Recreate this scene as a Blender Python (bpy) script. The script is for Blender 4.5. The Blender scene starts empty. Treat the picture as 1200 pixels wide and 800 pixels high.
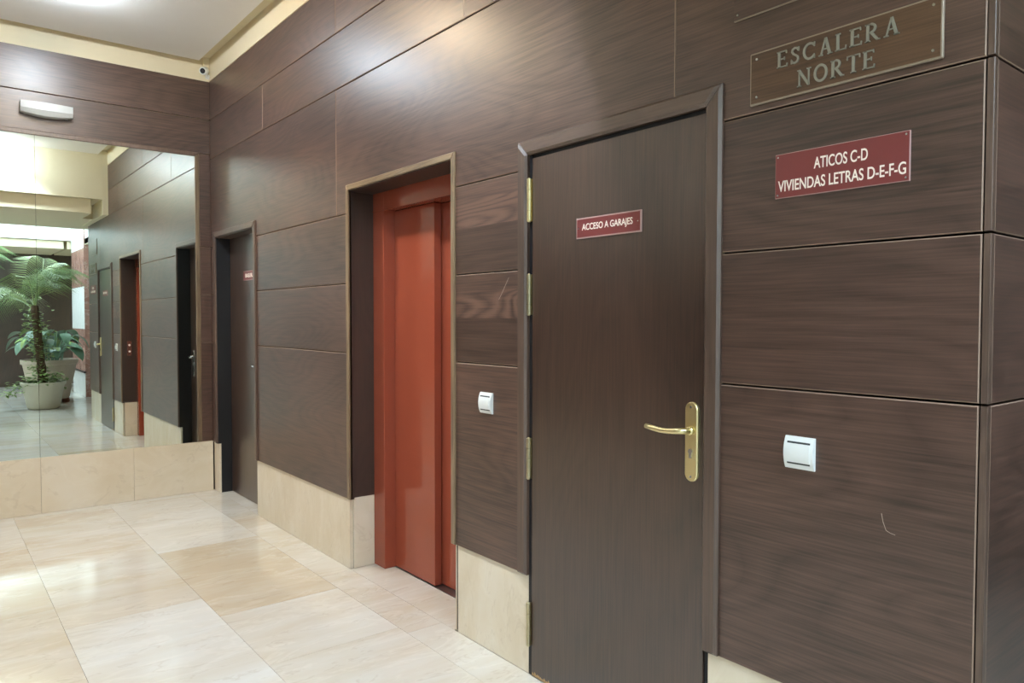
import bpy, bmesh, math, random
from mathutils import Vector, Matrix
random.seed(7)
SC = bpy.context.scene
COL = SC.collection

# ------------------------------------------------------------------ camera
YAW, PITCH, ROLL = 0.6743, -0.0309, 0.0013
fw = Vector((-math.cos(YAW)*math.cos(PITCH), math.sin(YAW)*math.cos(PITCH), math.sin(PITCH)))
rt = fw.cross(Vector((0, 0, 1))).normalized(); up = rt.cross(fw)
r2 = math.cos(ROLL)*rt + math.sin(ROLL)*up; u2 = -math.sin(ROLL)*rt + math.cos(ROLL)*up
cd = bpy.data.cameras.new('camera'); cd.sensor_width = 36; cd.lens = 864.8/1200*36
cam = bpy.data.objects.new('camera', cd); COL.objects.link(cam)
M3 = Matrix((r2, u2, -fw)).transposed().to_4x4()
cam.matrix_world = Matrix.Translation((6.4256, -1.9034, 1.45)) @ M3
cd.clip_start = 0.02
SC.camera = cam

# ------------------------------------------------------------------ sky, exposure
W = bpy.data.worlds.new('sky'); SC.world = W; W.use_nodes = True
bg = W.node_tree.nodes['Background']
bg.inputs[0].default_value = (0.72, 0.85, 1.0, 1); bg.inputs[1].default_value = 19.0
SC.view_settings.view_transform = 'Standard'; SC.view_settings.look = 'None'
SC.view_settings.gamma = 1; SC.view_settings.use_curve_mapping = False
SC.view_settings.exposure = 0.38
SC.cycles.use_denoising = True; SC.cycles.denoising_input_passes = 'RGB_ALBEDO_NORMAL'; SC.cycles.denoising_prefilter = 'NONE'
SC.cycles.max_bounces = 12; SC.cycles.diffuse_bounces = 6; SC.cycles.glossy_bounces = 6
SC.cycles.sample_clamp_indirect = 12
LAMP_W = 105.0
# the glazed roof opening over the plants: sky light enters here
pl = bpy.data.lights.new('skylight_offscreen', 'AREA'); pl.shape = 'RECTANGLE'; pl.size = 2.9; pl.size_y = 2.4
pl.cycles.is_portal = True
po = bpy.data.objects.new('skylight_offscreen', pl); COL.objects.link(po); po.location = (8.55, -1.5, 4.16)

# ------------------------------------------------------------------ helpers
def lin(r, g, b):
    f = lambda c: (c/255/12.92) if c/255 <= .04045 else ((c/255+.055)/1.055)**2.4
    return (f(r), f(g), f(b), 1)

def origin(o):
    v = Vector((0, 0, 0))
    while o is not None:
        v += o.location; o = o.parent
    return v

def tag(o, label=None, cat=None, group=None, kind=None):
    if label: o['label'] = label
    if cat: o['category'] = cat
    if group: o['group'] = group
    if kind: o['kind'] = kind
    return o

def obj(name, bm, mat, parent=None, smooth=False, **props):
    """bm is in world coordinates; the mesh is stored relative to its parent."""
    if parent is not None:
        bmesh.ops.translate(bm, verts=bm.verts, vec=-origin(parent))
    me = bpy.data.meshes.new(name); bm.to_mesh(me); bm.free()
    if isinstance(mat, (list, tuple)):
        for m in mat: me.materials.append(m)
    else: me.materials.append(mat)
    if smooth:
        for p in me.polygons: p.use_smooth = True
    o = bpy.data.objects.new(name, me); COL.objects.link(o)
    if parent is not None: o.parent = parent
    for k, v in props.items(): o[k] = v
    return o

def empty(name, loc, label=None, cat=None, group=None, kind=None):
    o = bpy.data.objects.new(name, None); COL.objects.link(o); o.location = loc
    o.empty_display_size = .05
    return tag(o, label, cat, group, kind)

def add_box(bm, x0, x1, y0, y1, z0, z1, bevel=0, seg=1):
    vs = [bm.verts.new((x, y, z)) for x in (x0, x1) for y in (y0, y1) for z in (z0, z1)]
    idx = [(0, 1, 3, 2), (4, 6, 7, 5), (0, 4, 5, 1), (2, 3, 7, 6), (0, 2, 6, 4), (1, 5, 7, 3)]
    fs = [bm.faces.new([vs[i] for i in f]) for f in idx]
    if bevel:
        es = list({e for f in fs for e in f.edges})
        bmesh.ops.bevel(bm, geom=es, offset=bevel, segments=seg, affect='EDGES', profile=.5)
    return bm

def box(name, b, mat, parent=None, bevel=0, seg=1, **props):
    bm = bmesh.new(); add_box(bm, *b, bevel=bevel, seg=seg)
    return obj(name, bm, mat, parent, **props)

def boxes(name, bs, mat, parent=None, **props):
    bm = bmesh.new()
    for b in bs: add_box(bm, *b)
    return obj(name, bm, mat, parent, **props)

def add_prism(bm, poly, plane, d0, d1, bevel=0):
    """poly in (u,z). plane 'Y': (u,d,z); 'X': (d,u,z). d0 is the front."""
    P = (lambda u, z, d: (u, d, z)) if plane == 'Y' else (lambda u, z, d: (d, u, z))
    a = [bm.verts.new(P(u, z, d0)) for u, z in poly]
    b = [bm.verts.new(P(u, z, d1)) for u, z in poly]
    n = len(poly)
    ff = bm.faces.new(a); fb = bm.faces.new(b[::-1]); fs = [ff, fb]
    for i in range(n):
        fs.append(bm.faces.new([a[i], b[i], b[(i+1) % n], a[(i+1) % n]]))
    bmesh.ops.recalc_face_normals(bm, faces=fs)
    if bevel:
        bmesh.ops.bevel(bm, geom=list(ff.edges), offset=bevel, segments=1, affect='EDGES')
    return bm

def slab(name, poly, plane, d0, d1, mat, parent=None, bevel=.0025, **props):
    bm = bmesh.new(); add_prism(bm, poly, plane, d0, d1, bevel)
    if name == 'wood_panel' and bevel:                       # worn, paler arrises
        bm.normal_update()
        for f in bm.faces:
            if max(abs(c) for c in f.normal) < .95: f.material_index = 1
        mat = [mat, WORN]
    return obj(name, bm, mat, parent, **props)

def rect(u0, u1, z0, z1): return [(u0, z0), (u1, z0), (u1, z1), (u0, z1)]

def add_tube(bm, pts, rad, seg=10, caps=True):
    pts = [Vector(p) for p in pts]; n = len(pts)
    rad = rad if isinstance(rad, (list, tuple)) else [rad]*n
    rings = []; ref = None
    for i, p in enumerate(pts):
        t = (pts[min(i+1, n-1)]-pts[max(i-1, 0)]).normalized()
        if ref is None:
            ref = t.orthogonal().normalized()
        ref = (ref - t*ref.dot(t)).normalized(); b = t.cross(ref)
        rings.append([bm.verts.new(p + rad[i]*(math.cos(2*math.pi*k/seg)*ref + math.sin(2*math.pi*k/seg)*b)) for k in range(seg)])
    for i in range(n-1):
        for k in range(seg):
            bm.faces.new([rings[i][k], rings[i][(k+1) % seg], rings[i+1][(k+1) % seg], rings[i+1][k]])
    if caps:
        bm.faces.new(rings[0][::-1]); bm.faces.new(rings[-1])
    return bm

def add_lathe(bm, prof, cx, cy, z0=0, seg=32):
    rings = [[bm.verts.new((cx+r*math.cos(2*math.pi*k/seg), cy+r*math.sin(2*math.pi*k/seg), z0+z)) for k in range(seg)] for r, z in prof]
    for a, b in zip(rings, rings[1:]):
        for k in range(seg):
            bm.faces.new([a[k], a[(k+1) % seg], b[(k+1) % seg], b[k]])
    bm.faces.new(rings[0][::-1]); bm.faces.new(rings[-1])
    return bm

# ------------------------------------------------------------------ materials
class NT:
    def __init__(s, name):
        s.m = bpy.data.materials.new(name); s.m.use_nodes = True
        s.t = s.m.node_tree; s.t.nodes.clear()
        s.out = s.n('ShaderNodeOutputMaterial')
    def n(s, typ, **kw):
        o = s.t.nodes.new(typ)
        for k, v in kw.items(): setattr(o, k, v)
        return o
    def l(s, a, b): s.t.links.new(a, b)
    def val(s, sock, v):
        if isinstance(v, (int, float, tuple)): sock.default_value = v
        else: s.l(v, sock)
    def math(s, op, a, b=0.0, c=None):
        o = s.n('ShaderNodeMath', operation=op)
        s.val(o.inputs[0], a); s.val(o.inputs[1], b)
        if c is not None: s.val(o.inputs[2], c)
        return o.outputs[0]
    def mix(s, f, a, b, typ='MIX'):
        o = s.n('ShaderNodeMix', data_type='RGBA', blend_type=typ)
        s.val(o.inputs[0], f); s.val(o.inputs[6], a); s.val(o.inputs[7], b)
        return o.outputs[2]
    def attr(s, name):
        o = s.n('ShaderNodeAttribute', attribute_type='OBJECT', attribute_name=name); return o.outputs['Fac']
    def noise(s, vec, scale=1, detail=2, rough=.5, dist=0):
        o = s.n('ShaderNodeTexNoise'); s.l(vec, o.inputs['Vector'])
        o.inputs['Scale'].default_value = scale; o.inputs['Detail'].default_value = detail
        o.inputs['Roughness'].default_value = rough; o.inputs['Distortion'].default_value = dist
        return o.outputs['Fac']
    def comb(s, x, y, z):
        o = s.n('ShaderNodeCombineXYZ')
        for i, v in enumerate((x, y, z)): s.val(o.inputs[i], v)
        return o.outputs[0]
    def xyz(s):
        tc = s.n('ShaderNodeTexCoord'); se = s.n('ShaderNodeSeparateXYZ'); s.l(tc.outputs['Object'], se.inputs[0])
        return se.outputs
    def ramp(s, f, *stops):
        o = s.n('ShaderNodeValToRGB'); s.l(f, o.inputs[0]); e = o.color_ramp.elements
        while len(e) < len(stops): e.new(.5)
        for i, (p, c) in enumerate(stops): e[i].position = p; e[i].color = c if len(c) == 4 else (*c, 1)
        return o.outputs[0]
    def bsdf(s, color, rough=.5, metal=0, spec=.5, bump=None, bstr=.1, bdist=.002, coat=0, **kw):
        b = s.n('ShaderNodeBsdfPrincipled')
        s.val(b.inputs['Base Color'], color); s.val(b.inputs['Roughness'], rough); s.val(b.inputs['Metallic'], metal)
        b.inputs['Specular IOR Level'].default_value = spec; b.inputs['Coat Weight'].default_value = coat
        if bump is not None:
            bn = s.n('ShaderNodeBump'); bn.inputs['Strength'].default_value = bstr; bn.inputs['Distance'].default_value = bdist
            s.l(bump, bn.inputs['Height']); s.l(bn.outputs[0], b.inputs['Normal'])
        for k, v in kw.items(): s.val(b.inputs[k], v)
        s.l(b.outputs[0], s.out.inputs[0]); return s.m

def wood(name, dark, light, vertical=False, rough=.40, contrast=1.0, ringscale=17.0, spec=.9, coat=0):
    t = NT(name); x, y, z = t.xyz(); seed = t.attr('seed'); tone = t.attr('tone'); split = t.attr('split')
    h = t.math('ADD', x, y)
    u, v = (z, h) if vertical else (h, z)
    so = t.math('MULTIPLY', seed, 7.31)
    u_ = t.math('ADD', u, so)
    wob = t.noise(t.comb(t.math('MULTIPLY', u_, 3.0), t.math('MULTIPLY', v, 14), so), 1, 2, .5)
    vw = t.math('ADD', v, t.math('MULTIPLY', wob, .004))
    n1 = t.noise(t.comb(t.math('MULTIPLY', u_, .8), t.math('MULTIPLY', vw, 3.4), so), 1, .8, .4, .1)
    ring = t.math('PINGPONG', t.math('MULTIPLY', n1, ringscale), .5)            # 0..0.5
    ring = t.math('POWER', t.math('MULTIPLY', ring, 2), .6)
    def stretch(n, k): return t.math('ADD', t.math('MULTIPLY', t.math('SUBTRACT', n, .5), k), .5)
    fib = stretch(t.noise(t.comb(t.math('MULTIPLY', u_, 3.4), t.math('MULTIPLY', vw, 150), so), 1, 3, .6), 2.2)
    fib2 = stretch(t.noise(t.comb(t.math('MULTIPLY', u_, 8), t.math('MULTIPLY', v, 330), so), 1, 2, .6), 1.8)
    fib = t.math('ADD', t.math('MULTIPLY', fib, .7), t.math('MULTIPLY', fib2, .3))
    big = stretch(t.noise(t.comb(t.math('MULTIPLY', u_, .9), t.math('MULTIPLY', v, 1.8), so), 1, 3, .55), 1.8)
    # the veneer joint: one half-sheet below it is darker, above it the figure is stronger
    below = t.math('LESS_THAN', z, split)
    dz = t.math('SUBTRACT', z, split)
    near = t.math('MULTIPLY', t.math('GREATER_THAN', dz, 0), t.math('LESS_THAN', dz, .12))
    hasv = t.math('GREATER_THAN', split, .01)
    near = t.math('MULTIPLY', near, hasv); below = t.math('MULTIPLY', below, hasv)
    amp = t.math('ADD', .20*contrast, t.math('MULTIPLY', near, .45))
    ring2 = t.math('MULTIPLY', t.math('PINGPONG', t.math('MULTIPLY', n1, 55.0), .5), 2)
    ring = t.math('ADD', t.math('MULTIPLY', ring, t.math('SUBTRACT', 1.0, near)), t.math('MULTIPLY', ring2, near))
    f = t.math('ADD', t.math('MULTIPLY', ring, amp), t.math('MULTIPLY', fib, .75*contrast))
    f = t.math('ADD', f, t.math('MULTIPLY', big, .45))
    f = t.math('ADD', f, .065-.375*contrast)
    col = t.ramp(f, (.08, dark), (.85, light))
    mul = t.math('ADD', tone, 1.0)
    mul = t.math('MULTIPLY', mul, t.math('SUBTRACT', 1.0, t.math('MULTIPLY', below, .32)))
    vm = t.n('ShaderNodeVectorMath', operation='SCALE'); t.l(col, vm.inputs[0]); t.l(mul, vm.inputs['Scale'])
    bump = fib
    rg = t.math('ADD', rough-.02, t.math('MULTIPLY', fib, .04))
    return t.bsdf(vm.outputs[0], rg, spec=spec, coat=coat, **{'Coat Roughness': .22})

def marble(name, c0, c1, c2, rough=.12, scale=1.0, vs=1.0):
    t = NT(name); x, y, z = t.xyz(); seed = t.attr('seed'); tone = t.attr('tone')
    so = t.math('MULTIPLY', seed, 3.77)
    vec = t.comb(t.math('ADD', t.math('MULTIPLY', x, 2.6), so), t.math('MULTIPLY', y, .8), t.math('ADD', z, so))
    cl = t.noise(vec, 1.5*scale, 4, .5, .4)
    cl2 = t.noise(vec, 6*scale, 4, .6, .5)
    a = t.math('ADD', t.math('MULTIPLY', cl, .75), t.math('MULTIPLY', cl2, .20))
    a = t.math('ADD', t.math('ADD', a, .05), t.math('MULTIPLY', tone, .5))
    col = t.ramp(a, (.30, c0), (.55, c1), (.85, c2))
    vn = t.noise(vec, 1.6*scale, 5, .6, .7)
    vein = t.math('ABSOLUTE', t.math('SUBTRACT', vn, .5))
    vein = t.math('SUBTRACT', 1.0, t.math('MINIMUM', t.math('MULTIPLY', vein, 55), 1.0))
    vmask = t.math('GREATER_THAN', cl2, .50)
    col = t.mix(t.math('MULTIPLY', t.math('MULTIPLY', vein, vmask), .38*vs), col, lin(150, 125, 95))
    vn2 = t.noise(vec, 2.4*scale, 4, .6, .8)
    w = t.math('SUBTRACT', 1.0, t.math('MINIMUM', t.math('MULTIPLY', t.math('ABSOLUTE', t.math('SUBTRACT', vn2, .46)), 30), 1.0))
    col = t.mix(t.math('MULTIPLY', w, .22*vs), col, lin(250, 246, 238))
    return t.bsdf(col, rough, spec=.5)

def plain(name, c, rough=.5, metal=0, spec=.5, noise=0, nscale=30, coat=0):
    t = NT(name)
    if noise:
        x, y, z = t.xyz(); n = t.noise(t.comb(x, y, z), nscale, 3, .6)
        col = t.mix(n, tuple(v*(1-noise) for v in c[:3])+(1,), tuple(min(1, v*(1+noise)) for v in c[:3])+(1,))
        return t.bsdf(col, rough, metal, spec, bump=n, bstr=.06, coat=coat)
    return t.bsdf(c, rough, metal, spec, coat=coat)

WOOD = wood('stained_oak_horizontal', lin(52, 37, 31), lin(104, 77, 66), rough=.36, spec=.8)
WOODV = wood('stained_oak_vertical', lin(38, 25, 20), lin(74, 51, 40), vertical=True, spec=1.0, rough=.31, coat=.35, contrast=1.0, ringscale=14)
CASE = wood('stained_casing', lin(64, 48, 40), lin(100, 78, 66), vertical=True, rough=.4, contrast=.8, ringscale=14)
TRIM = wood('light_oak_trim', lin(88, 71, 53), lin(150, 126, 96), vertical=True, rough=.4, contrast=1.0, ringscale=14)
TRIMH = wood('light_oak_trim_h', lin(88, 71, 53), lin(150, 126, 96), rough=.4, contrast=1.0, ringscale=14)
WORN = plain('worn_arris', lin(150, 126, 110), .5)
REVEAL = wood('dark_reveal', lin(38, 25, 20), lin(74, 51, 40), vertical=True, rough=.5, contrast=.6)
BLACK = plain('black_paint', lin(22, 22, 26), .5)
BACK = plain('dark_backing', lin(62, 48, 40), .8)
MARB = marble('cream_marble_floor', lin(194, 180, 158), lin(204, 198, 187), lin(213, 213, 210), rough=.10, vs=.5)
MARBW = marble('cream_marble_base', lin(213, 198, 172), lin(223, 211, 190), lin(231, 224, 211), rough=.2, scale=1.3, vs=.35)
MPINK = marble('rose_marble', lin(120, 80, 68), lin(160, 116, 102), lin(190, 150, 135), rough=.25, scale=3)
MWHITE = marble('white_marble', lin(205, 203, 198), lin(228, 226, 222), lin(245, 244, 240), rough=.3, scale=4)
CREAM = plain('cream_plaster', lin(226, 214, 184), .75, noise=.03, nscale=6)
CEIL = plain('ceiling_plaster', lin(250, 246, 240), .8, noise=.02, nscale=5)
WHITEP = plain('white_plaster', lin(240, 238, 232), .7, noise=.03, nscale=8)
RED = plain('red_enamel', lin(150, 74, 54), .13, noise=.04, nscale=3)
REDD = plain('red_enamel_frame', lin(150, 74, 54), .16, noise=.05, nscale=5)
ALU = plain('brushed_aluminium', lin(170, 172, 175), .35, 1)
BRASS = plain('polished_brass', lin(228, 214, 164), .32, 1)
BRASSO = plain('old_brass', lin(196, 186, 154), .34, 1, noise=.15, nscale=60)
STEEL = plain('steel', lin(190, 190, 190), .25, 1)
WPLAST = plain('white_plastic', lin(232, 236, 236), .35)
GPLAST = plain('grey_slot', lin(52, 58, 62), .5)
SIGNR = plain('maroon_sign', lin(122, 56, 55), .32, noise=.04, nscale=12)
SIGNE = plain('acrylic_edge', lin(182, 150, 146), .25)
LETTER = plain('cream_lettering', lin(248, 234, 222), .5)
PEWTER = plain('aged_bronze_letter', lin(150, 148, 136), .35, .25, noise=.15, nscale=80)
PLQEDGE = plain('plaque_edge', lin(150, 134, 116), .35)
GLASSD = plain('dark_lens', lin(40, 42, 46), .1)
PLQ = wood('plaque_walnut', lin(70, 50, 38), lin(110, 82, 60), rough=.35, spec=.5, contrast=1.0)

def mirror_mat():
    t = NT('mirror_silver'); b = t.n('ShaderNodeBsdfGlossy'); b.inputs['Color'].default_value = (.80, .87, .83, 1)
    b.inputs['Roughness'].default_value = 0.002; t.l(b.outputs[0], t.out.inputs[0]); return t.m
MIRROR = mirror_mat()
def glass_mat():
    t = NT('clear_glazing'); a = t.n('ShaderNodeBsdfTransparent'); a.inputs[0].default_value = (.92, .95, .95, 1)
    g = t.n('ShaderNodeBsdfGlossy'); g.inputs['Roughness'].default_value = .02
    m = t.n('ShaderNodeMixShader'); m.inputs[0].default_value = .06
    t.l(a.outputs[0], m.inputs[1]); t.l(g.outputs[0], m.inputs[2]); t.l(m.outputs[0], t.out.inputs[0]); return t.m
GLASS = glass_mat()
def emit(name, c, s):
    t = NT(name); e = t.n('ShaderNodeEmission'); e.inputs[0].default_value = c; e.inputs[1].default_value = s
    t.l(e.outputs[0], t.out.inputs[0]); return t.m

# ------------------------------------------------------------------ levels
ZB, S6, S5, S4, S3, S2, S1 = .408, 1.2523, 1.6489, 2.0462, 2.7776, 3.1005, 3.4148
G = .0030                       # half joint
XC = 5.79                       # corner of the panelled wall
YL = -3.2                       # opposite wall
XF = 12.3                       # far wall behind the plants

# ------------------------------------------------------------------ wall_right (panelled long wall)
wr = boxes('wall_right', [
    (-.3, .130, .024, .45, 0, 3.6), (1.035, 2.53, .024, .45, 0, 3.6), (3.605, 4.145, .024, .45, 0, 3.6),
    (5.015, XC-.022, .024, .45, 0, 3.6), (.13, 1.035, .024, .45, 2.115, 3.6), (2.53, 3.605, .024, .45, 2.178, 3.6),
    (4.145, 5.015, .024, .45, 2.10, 3.6), (-.3, XC-.022, .45, .60, 0, 4.3)], BACK)
tag(wr, 'long hall wall clad in dark brown stained oak panels', 'wall', kind='structure')
pseed = [0]
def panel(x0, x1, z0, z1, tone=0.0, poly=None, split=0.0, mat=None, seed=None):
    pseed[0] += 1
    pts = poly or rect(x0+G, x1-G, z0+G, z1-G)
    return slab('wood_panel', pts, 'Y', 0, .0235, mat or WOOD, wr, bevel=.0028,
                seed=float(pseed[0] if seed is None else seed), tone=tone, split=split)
# row above the doors, notched round the three openings
DA, DB, DT = .118, 1.047, 2.135     # far door
EA, EB, ET = 2.552, 3.612, 2.188    # lift
GA, GB, GT = 4.118, 5.044, 2.128    # garage door
zb, zt = S4+G, S3-G
panel(0, 0, 0, 0, .0, poly=[(0.0, zb), (DA, zb), (DA, DT), (DB, DT), (DB, zb), (2.40-.0008, zb), (2.40-.0008, zt), (0.0, zt)])
panel(0, 0, 0, 0, .04, poly=[(2.40+.0008, zb), (EA, zb), (EA, ET), (EB, ET), (EB, zb), (GA, zb), (GA, GT), (4.88, GT), (4.88, zt), (2.40+.0008, zt)])
panel(0, 0, 0, 0, -.08, poly=[(4.8816, GT), (GB, GT), (GB, zb), (XC-.018, zb), (XC-.018, zt), (4.8816, zt)])
for (a, b, tn) in ((0, 1.22, -.02), (1.22, 3.70, .02), (3.70, 4.29, -.02)):
    panel(a+.0008-G, b-.0008+G, S3, S2, tn)
for (a, b, tn) in ((0, 2.40, .0), (2.40, 4.29, .02)):
    panel(a+.0008-G, b-.0008+G, S2, S1+G, tn)
for (z0, z1, i) in ((ZB-G, S6, 0), (S6, S5, 1), (S5, S4, 2)):
    panel(-.0, DA+G, z0, z1, .0)
    panel(DB-G, EA+G, z0, z1, (.02, -.05, .06)[i])
    if i == 0: panel(EB-G, GA+G, z0, z1, .12)
    else: panel(EB-G, GA+G, z0, z1, .10, split=(0, 1.452, 1.852)[i], seed=40)
    panel(GB-G, XC-.016, z0, z1, (-.02, -.10, -.06)[i])
for (z0, z1) in ((ZB-G, S6), (S6, S5), (S5, S4), (S4, S3)):      # corner lipping, one per row
    slab('edge_strip', rect(XC-.0155, XC+.0003, z0+G, z1-G), 'Y', -.0005, .0195, CASE, wr, bevel=.0015, seed=3., tone=.22, split=0.)
# thin scratches worn into the varnish
SCR = plain('scratch', lin(176, 160, 148), .6)
def scratch(pts, w=.0011):
    bm = bmesh.new(); add_tube(bm, [(x, 0, z) for x, z in pts], w, 5); obj('scratch', bm, SCR, wr)
scratch([(5.555, .955), (5.559, .935), (5.567, .914), (5.578, .909), (5.590, .907)], .0008)
scratch([(4.022, 1.62), (3.99, 1.575), (3.955, 1.53)], .0009)

# marble plinth of the long wall
br = boxes('baseboard_right', [(.0, .13, .026, .05, .004, .40), (1.04, 2.52, .026, .05, .004, .40), (3.66, 4.14, .026, .05, .004, .40), (5.03, XC-.03, .026, .05, .004, .40)], BACK)
tag(br, 'cream marble plinth below the oak panels of the long wall', 'plinth', kind='structure')
for i, (a, b, tn) in enumerate(((.001, .140, 0.), (1.024, 1.815, -.04), (1.8165, 2.531, -.08), (3.634, 4.151, .03), (5.021, XC-.002, 0.))):
    slab('marble_slab', rect(a, b, 0, ZB), 'Y', .0095, .030, MARBW, br, bevel=.0015, seed=11.+i, tone=tn)
# plinth return at the left side of the lift recess
slab('marble_slab', rect(.0315, .165, 0, .412), 'X', 2.5385, 2.52, MARBW, br, bevel=.0012, seed=21., tone=0.)

# ------------------------------------------------------------------ return wall beside the stair corridor
wc = boxes('wall_corner', [(XC-.3, XC-.022, .024, 2.6, 0, 4.3)], BACK)
tag(wc, 'panelled return wall turning into the stair corridor', 'wall', kind='structure')
for i, (z0, z1) in enumerate(((.0, S6), (S6, S5), (S5, S4), (S4, S3))):
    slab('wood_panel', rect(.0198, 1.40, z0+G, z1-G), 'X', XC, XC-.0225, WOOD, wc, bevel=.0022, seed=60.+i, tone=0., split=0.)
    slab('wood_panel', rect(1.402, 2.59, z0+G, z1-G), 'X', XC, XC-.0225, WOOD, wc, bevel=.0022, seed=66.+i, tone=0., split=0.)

# ------------------------------------------------------------------ wall_back with the mirror
wb = boxes('wall_back', [(-.3, -.022, YL, .024, 0, 3.74)], BACK)
tag(wb, 'end wall with dark oak panels above and beside the large mirror', 'wall', kind='structure')
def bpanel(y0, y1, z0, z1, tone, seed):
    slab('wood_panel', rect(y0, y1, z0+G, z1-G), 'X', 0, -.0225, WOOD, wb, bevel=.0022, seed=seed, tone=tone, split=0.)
ME = -2.3655                                                     # far edge of the mirror
for i, (y0, y1) in enumerate(((-2.4, -.0005), (YL, -2.4016))):
    bpanel(y0, y1, S2, S1+G, 0., 70.+i); bpanel(y0, y1, 2.815, S2, .02, 73.+i)
for i, (z0, z1) in enumerate(((ZB+.01, S6), (S6, S5), (S5, S4), (S4, 2.815))):
    bpanel(-.0885, -.0005, z0, z1, 0., 76.+i)
    bpanel(YL, ME-.037, z0, z1, 0., 82.+i)
bb = boxes('baseboard_back', [(-.021, -.004, YL, -.002, .004, .40)], BACK)
tag(bb, 'cream marble plinth running under the mirror', 'plinth', kind='structure')
ys = [-.0005, -.61, -1.236, -1.86, -2.48, YL]
for i in range(5):
    slab('marble_slab', rect(ys[i+1]+.0006, ys[i]-.0006, 0, .4175), 'X', .004, -.02, MARBW, bb, bevel=.0012, seed=30.+i, tone=-.04+.08*(i % 2))

mir = empty('wall_mirror', (0, -1.24, .4175), 'large wall mirror of two panes with thin brown timber edging above the marble plinth', 'mirror')
for y0, y1, dx in ((-1.2365, -.1235, .0), (-2.3655, -1.2385, .0)):
    bm = bmesh.new(); add_box(bm, -.0215, -.004, y0, y1, .4180, 2.786); obj('mirror_pane', bm, MIRROR, mir)
slab('frame_strip', [(-.0895, .4180), (-.123, .4180), (-.123, 2.786), (-.0895, 2.8195)], 'X', .006, -.02, TRIM, mir, bevel=.004, seed=1., tone=-.12, split=0.)
slab('frame_strip', [(-.0895, 2.8195), (-.123, 2.786), (ME, 2.786), (ME-.0335, 2.8195)], 'X', .006, -.02, CASE, mir, bevel=.004, seed=2., tone=.45, split=0.)
slab('frame_strip', [(ME, .4180), (ME-.0335, .4180), (ME-.0335, 2.8195), (ME, 2.786)], 'X', .006, -.02, TRIM, mir, bevel=.004, seed=3., tone=-.12, split=0.)

# ------------------------------------------------------------------ floor
fl = boxes('floor', [(-.3, XF+.3, YL-.3, .60, -.2, -.012), (XC-.3, 9.3, .5, 3.0, -.2, -.012)], plain('mortar', lin(170, 158, 138), .8))
tag(fl, 'polished cream marble floor of large slabs', 'floor', kind='structure')
tn_i = [0]
def tile(x0, x1, y0, y1, tone):
    tn_i[0] += 1
    bm = bmesh.new(); add_box(bm, x0+.0006, x1-.0006, y0+.0006, y1-.0006, -.0119, 0)
    obj('marble_tile', bm, MARB, fl, seed=float(tn_i[0])*1.7, tone=tone)
R = [0.0095, -.18, -.797, -1.412, -2.027, -2.642, YL]
cuts = {0: [.0, 1.0, 2.56, 3.50, 4.72, 5.95, 7.2, 8.4, 9.6, 10.8, XF],
        1: [.095, .32, 1.55, 2.772, 3.42, 4.65, 5.88, 7.1, 8.33, 9.56, 10.8, XF],
        2: [.095, 1.225, 2.475, 3.70, 4.93, 6.16, 7.4, 8.6, 9.83, 11.05, XF],
        3: [.095, .93, 2.163, 3.39, 4.62, 5.85, 7.08, 8.3, 9.53, 10.8, XF]}
tones = {(0, 1): -.10, (0, 2): -.08, (0, 3): .16, (1, 0): .12, (1, 1): .20, (1, 2): -.36, (1, 3): .05, (1, 4): -.02,
         (2, 0): .02, (2, 1): -.12, (2, 2): .34, (2, 3): .1, (3, 0): -.05, (3, 1): -.36, (3, 2): -.10}
for r in range(6):
    cs = cuts.get(r) or [.095, .5+.35*(r % 3)] + [1.4+.35*(r % 3)+1.23*k for k in range(8)] + [XF]
    for k in range(len(cs)-1):
        tile(cs[k], cs[k+1], R[r+1], R[r], tones.get((r, k), random.uniform(-.15, .25)))
for k in range(3):                                             # narrow border in front of the mirror wall
    a = (-.18, -1.41, -2.64, YL)
    tile(.004, .095, a[k+1], a[k], .15)
tile(.141, 1.023, .0095, .115, .15)                            # threshold of the far door
tile(2.54, 3.604, .0095, .232, -.02)                           # lift threshold
tile(4.152, 5.02, .0095, .07, .1)
for k in range(3):
    tile(XC+.001+1.07*k, XC+1.07*(k+1), .0095, .42, random.uniform(-.1, .2)); tile(XC+.001+1.07*k, XC+1.07*(k+1), .42, 2.6, random.uniform(-.1, .2))
for k in range(3): tile(9.0+1.1*k, 9.0+1.1*(k+1), .0095, .42 if k < 2 else 1.0, random.uniform(-.1, .2))
tile(10.4, 11.2, .42, 1.0, 0.)

# ------------------------------------------------------------------ ceilings
ce = boxes('ceiling', [(.11, 4.279, YL+.11, -.11, 3.54, 3.57)], CEIL)
tag(ce, 'white plaster ceiling panel with a shadow gap all round', 'ceiling', kind='structure')
fz = boxes('trim_1', [(-.02, 4.28, -.004, .03, S1+.0005, 3.75), (-.03, -.004, YL, .03, S1+.0005, 3.75), (-.03, 4.28, YL, .03, 3.60, 3.63)], CREAM)
tag(fz, 'cream plaster frieze above the oak panels', 'frieze', kind='structure')
bmn = boxes('trim_2', [(4.28, 4.335, YL, -.0665, 2.97, 4.3), (4.28, XC+.01, -.066, -.001, 2.7755, 3.75)], CREAM)
tag(bmn, 'cream plaster beam and cornice where the ceiling steps down', 'beam', kind='structure')
lc = boxes('ceiling_low', [(4.3345, 6.35, YL, -.19, 2.79, 2.99), (5.0, 6.35, -.19, -.066, 2.79, 2.975), (4.30, 6.35, YL, .05, 2.98, 3.0), (XC-.02, 6.35, -.066, .60, 2.79, 2.99)], CREAM)
tag(lc, 'low cream plaster ceiling over the lift lobby', 'ceiling', kind='structure')
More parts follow.
